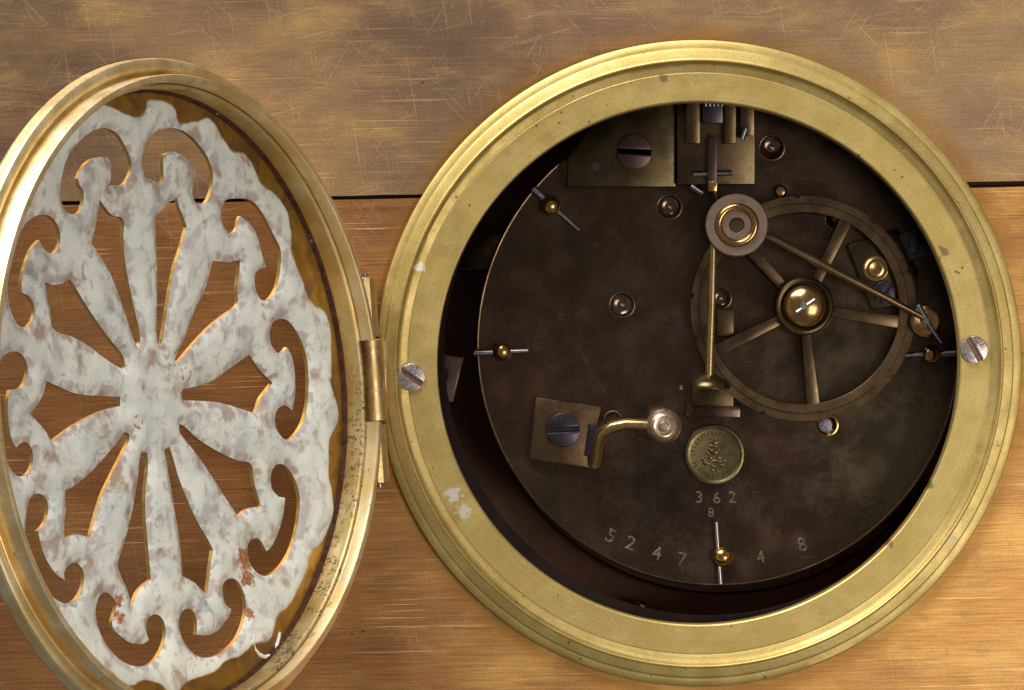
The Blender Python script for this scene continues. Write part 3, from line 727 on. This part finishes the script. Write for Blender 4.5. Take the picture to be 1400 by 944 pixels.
# crutch foot
bm = bmesh.new()
cx, cy, cz = spt(970, 528, zd-20)
for i in range(1):
    tube(bm, [(cx, cy+17, cz), (cx, cy+14, cz), (cx, cy+7, cz), (cx, cy-1, cz), (cx, cy-4, cz)], [7, 13, 25, 30, 30], 28)
part(bm, 'crutch_cap', 'old', disc)
bm = bmesh.new(); prism(bm, quad((946,555),(1003,556),(1003,530),(946,529), z=PW+26), PW+1, PW+26, 1.6); ft = part(bm, 'foot_block', 'old')
bm = bmesh.new(); prism(bm, quad((938,570),(1012,571),(1012,552),(938,551), z=PW+8), PW+.5, PW+8, 1.5); part(bm, 'foot_step', 'plate', ft)
for px in (931, 994):
    bm = bmesh.new(); tube(bm, [spt(px, 527, zd-30), spt(px+1, 533, zd-30)], 3, 10); part(bm, 'foot_pin', 'steel', ft)

# count wheel
zw = PW+30; WC = U(1098.5, 422, zw); q = S(zw)
bm = bmesh.new()
N = 300; gaps = [0.35, .9, 1.62, 2.5, 3.02, 3.4, 4.35, 5.0, 5.62]
prof = lambda r: [(131*q, zw-7), (131*q, zw-1), (132*q, zw), (143*q, zw), (144*q, zw-2.5), (r, zw-2.5), (r, zw-9)]
rings = []
for i in range(N):
    a = 2*math.pi*i/N
    notch = any(abs((a-g2+math.pi) % (2*math.pi)-math.pi) < .024 for g2 in gaps)
    r = (150.5 if notch else 154)*q
    rings.append([bm.verts.new((WC[0]+rr_*math.cos(a), WC[1]+rr_*math.sin(a), w_)) for rr_, w_ in prof(r)])
for i in range(N):
    A, B = rings[i], rings[(i+1) % N]
    for k in range(len(A)):
        k2 = (k+1) % len(A); bm.faces.new((A[k], A[k2], B[k2], B[k]))
wh = part(bm, 'count_wheel', 'wheel')
for ang in (-84, -8, 64, 132, 206):
    a = R(ang); ca, sa = math.cos(a), math.sin(a)
    P = [(30, -6.2), (134, -8.6), (134, 8.6), (30, 6.2)]
    bm = bmesh.new(); prism(bm, [(WC[0]+(x*ca-y*sa)*q, WC[1]+(x*sa+y*ca)*q) for x, y in P], zw-7, zw-1.2, 1.2); part(bm, 'spoke', 'wheel', wh)
hcx, hcy = U(1101, 419, zw+20)
bm = bmesh.new(); lathe(bm, [(30, zw-10), (40, zw-4), (41, zw+10), (40, zw+14), (37.5, zw+16), (34.5, zw+15), (33, zw+12), (33, zw+4), (0, zw+4)], (hcx, hcy, 0), 64); hub = part(bm, 'hub_cup', 'old', wh)
bm = bmesh.new(); lathe(bm, [(31.5, zw+4), (31, zw+9)]+[(30.5*math.cos(a), zw+10+17*math.sin(a)) for a in [i*math.pi/20 for i in range(0, 10)]]+[(0, zw+27)], (hcx, hcy, 0), 56); part(bm, 'hub_dome', 'bright', wh)
bm = bmesh.new(); tube(bm, [(hcx-3, hcy+1, zw+20), (hcx-3, hcy+1, zw+34)], [7, 6], 4); tube(bm, [(hcx-12, hcy-9, zw+27), (hcx+13, hcy+9, zw+28)], [3.2, 2.4], 10); part(bm, 'hub_pin', 'steel', wh)
bm = bmesh.new(); lathe(bm, [(11, PW-1), (11, zw-3)], (hcx, hcy, 0), 24); part(bm, 'wheel_arbor', 'old', wh)

# small cock seen through the wheel, upper right
zc = PW+12
bm = bmesh.new(); prism(bm, quad((1158,336),(1228,312),(1256,372),(1252,412),(1192,424), z=zc), PW+.5, zc, 2); ck = part(bm, 'small_cock', 'old')
x, y = U(1197, 367, zc); bm = bmesh.new(); r = 17
lathe(bm, [(r+1, zc-.5), (r+.6, zc+1.6), (r-1.4, zc+1.9), (r*.72, zc+.8), (r*.55, zc+1.6), (r*.45, zc+1.5), (r*.3, zc+.6), (0, zc+.6)], (x, y, 0), 40); part(bm, 'bushing', 'bright', ck)
x, y = U(1210, 400, zc); bm = bmesh.new(); slot_head(bm, (x, y), 16.5, zc-1, zc+6, R(60), 5, 4, 1.4); part(bm, 'cock_screw', 'blue', ck)
# post and chip between disc and wheel
bm = bmesh.new(); prism(bm, quad((979,460),(1004,462),(1004,424),(980,423), z=PW+14), PW+.5, PW+14, 2); part(bm, 'detent_block', 'old')
x, y = U(1067, 262, PW+10); bm = bmesh.new(); lathe(bm, [(9, PW), (9, PW+8), (6, PW+12), (0, PW+13)], (x, y, 0), 24); part(bm, 'stud', 'bright')
# eyelet nut with taper pin at the right of the wheel
zn = PW+40; x, y = U(1266, 440, zn); q = S(zn)
bm = bmesh.new(); lathe(bm, [(13, PW), (13, zn-14), (21*q, zn-10), (22.5*q, zn-4), (21*q, zn+2), (17*q, zn+4), (11*q, zn+2.5), (6*q, zn+2), (0, zn+3)], (x, y, 0), 40); nut2 = part(bm, 'hammer_collar', 'bright')
bm = bmesh.new(); tube(bm, [spt(1255, 417, zn+8), spt(1266, 437, zn+8), spt(1287, 469, zn+8)], [4.6, 4.2, 1.6], 12); tube(bm, [spt(1266, 439, zn+4), spt(1266, 439, zn+13)], [5, 4.6], 14); part(bm, 'taper_pin', 'steel', nut2)
x, y = U(1293, 431, PW+12); bm = bmesh.new(); lathe(bm, [(27, PW), (27, PW+10), (25, PW+12), (0, PW+12)], (x, y, 0), 40); part(bm, 'pivot_boss', 'plate')
# dark steel bracket at the upper right
bm = bmesh.new(); prism(bm, quad((1228,322),(1262,306),(1290,330),(1276,350),(1244,356), z=PW+24), PW+.5, PW+24, 2); bk = part(bm, 'detent_lever', 'blue')
bm = bmesh.new(); prism(bm, quad((1240,346),(1246,324),(1256,316),(1262,330),(1252,346), z=PW+34), PW+23, PW+34, 2.5); part(bm, 'lever_tooth', 'blue', bk)

# click: square steel plate, screw, bent lever with ball knob
zk = PW+12
bm = bmesh.new(); prism(bm, quad((732,543),(822,556),(807,640),(723,628), z=zk), PW+.5, zk, 2); clk = part(bm, 'click_plate', 'brown')
x, y = U(770, 588, zk); bm = bmesh.new(); slot_head(bm, (x, y), 24, zk-2, zk+9, R(3), 6, 7, 2); part(bm, 'click_screw', 'blue', clk)
pts = [(812,638,14),(815,622,20),(817,606,30),(824,592,38),(838,584,44),(856,580,46),(880,581,46),(896,582,46)]
bm = bmesh.new(); tube(bm, [spt(a, b, PW+h) for a, b, h in pts], [7.5,7.5,8,8.6,8.6,8,8,8], 18); lev = part(bm, 'click_lever', 'rod')
zz = PW+48; x, y = U(907, 583, zz); q = S(zz)
bm = bmesh.new(); lathe(bm, [(0, zz-24)]+[(24.5*q*math.cos(a), zz+22*math.sin(a)) for a in [i*math.pi/16 for i in range(-7, 6)]]+[(14.5, zz+19.4), (12.5, zz+18.4), (7.5, zz+18.8), (6.5, zz+22.5), (5, zz+24), (0, zz+24.4)], (x, y, 0), 48); part(bm, 'knob', 'knob', lev)
x, y = U(838, 574, PW+2); bm = bmesh.new(); lathe(bm, [(13, PW+.2), (13, PW+3), (11, PW+3.5), (9.5, PW+1.5), (9.5, PW+.2)], (x, y, 0), 36, True); part(bm, 'pivot_ring', 'stamp')
x, y = U(805, 590, PW+20); bm = bmesh.new(); prism(bm, quad((800,624),(822,628),(826,585),(806,580), z=PW+18), PW+11, PW+18, 2); part(bm, 'lever_root', 'blue', lev)

# medallion with worn relief and a ring of unreadable marks
zm = PW+5; mx, my = U(977, 622, zm)
bm = bmesh.new(); lathe(bm, [(42, PW-.5), (42.2, zm-2), (41, zm), (38.5, zm+.4), (36.5, zm-.6), (34, zm-1), (0, zm-1)], (mx, my, 0), 72); med = part(bm, 'maker_medallion', 'medal')
bm = bmesh.new()
def lump(x, y, rx, ry, h):
    n0 = len(bm.verts); lathe(bm, [(1, 0), (.8, .62), (.45, .9), (0, 1)], (0,0,0), 10)
    bm.verts.ensure_lookup_table()
    for v in bm.verts[n0:]: v.co = Vector((mx+x+v.co.x*rx, my+y+v.co.y*ry, zm-1.2+v.co.z*h*.62))
for a in ((0,17,5,4,3),(0,12,8,2.6,3),(-6,7,3,3,3),(6,7,3,3,3),(0,4,7,5,3.4),(-9,2,2.5,3,2.6),(12,3,2,2,2.4),(-6,-4,4,4,3),(6,-4,4,4,3),(-15,-7,4,3,3),(-11,-12,6,3,3.2),(4,-9,9,2.6,3),(15,-9,3,2,3),(11,-15,4,2.6,3),(-3,-15,4,3,2.6),(0,22,1.6,1.6,2.6),(-3,-21,3,3,2.2),(4,-22,2.6,3,2.2)): lump(*a)
part(bm, 'figure_relief', 'medal', med)
bm = bmesh.new()
for i in range(34):
    a = 2*math.pi*i/34+random.uniform(-.03, .03)
    if random.random() < .12: continue
    ca, sa = math.cos(a), math.sin(a); r0 = 28+random.uniform(-.5,.5); L = random.uniform(3.5, 5.5); wd = random.uniform(.8, 2.0)
    prism(bm, [(mx+(r0+x)*ca-y*sa, my+(r0+x)*sa+y*ca) for x, y in ((0,-wd/2),(L,-wd/2),(L,wd/2),(0,wd/2))], zm-1.5, zm+.3, .4, 1)
part(bm, 'rim_marks', 'medal', med)

# stamped figures
def digit(ch, px, py, size, rot=0, d=.75):
    cu = bpy.data.curves.new('figure', 'FONT'); cu.body = ch; cu.size = size*K; cu.align_x = 'CENTER'; cu.align_y = 'CENTER'
    cu.fill_mode = 'BOTH'; cu.extrude = .2*K; cu.bevel_depth = .5*K; cu.bevel_resolution = 1; cu.resolution_u = 6
    ob = bpy.data.objects.new('figure_curve', cu); C.objects.link(ob)
    dg = bpy.context.evaluated_depsgraph_get()
    me = bpy.data.meshes.new_from_object(ob.evaluated_get(dg))
    bpy.data.objects.remove(ob)
    x, y = U(px, py, PW)
    me.transform(Matrix.Translation(((x-MO[0])*K, (y-MO[1])*K, .45*K)) @ Matrix.Rotation(rot, 4, 'Z'))
    me.materials.clear(); me.materials.append(M['stamp'])
    o = bpy.data.objects.new('stamped_figure', me); C.objects.link(o); o.parent = mov
    return o
for ch, px, py, s, r in (('3',956,681,23,0),('6',980,682,23,0),('2',1001,681,23,0),('5',835,734,27,R(-22)),('2',862,744,27,R(-20)),('4',898,758,27,R(-12)),('7',932,766,27,R(-7)),('4',1040,763,24,R(10)),('8',1097,746,27,R(16)),('8',972,702,18,0)):
    digit(ch, px, py, s, r)
# strap bracket at the left, between movement and opening
zb = -95; bm = bmesh.new()
prism(bm, quad((560,476),(634,489),(620,551),(552,542), z=zb), zb-14, zb, 3, 3); br = part(bm, 'strap_bracket', 'purple')
x, y = U(599, 514, zb); bm = bmesh.new(); lathe(bm, [(17, zb-1), (17, zb+3), (14, zb+5), (10, zb+4), (0, zb+4)], (x, y, 0), 40); part(bm, 'bracket_screw', 'purple', br)
bm = bmesh.new(); x, y = U(575, 513, zb); prism(bm, [(x-14, y-26), (x+18, y-26), (x+18, y+26), (x-14, y+26)], -330, zb-13, 1); part(bm, 'strap', 'collar', br)
for o in scene.objects:
    if 'org' in o: del o['org']
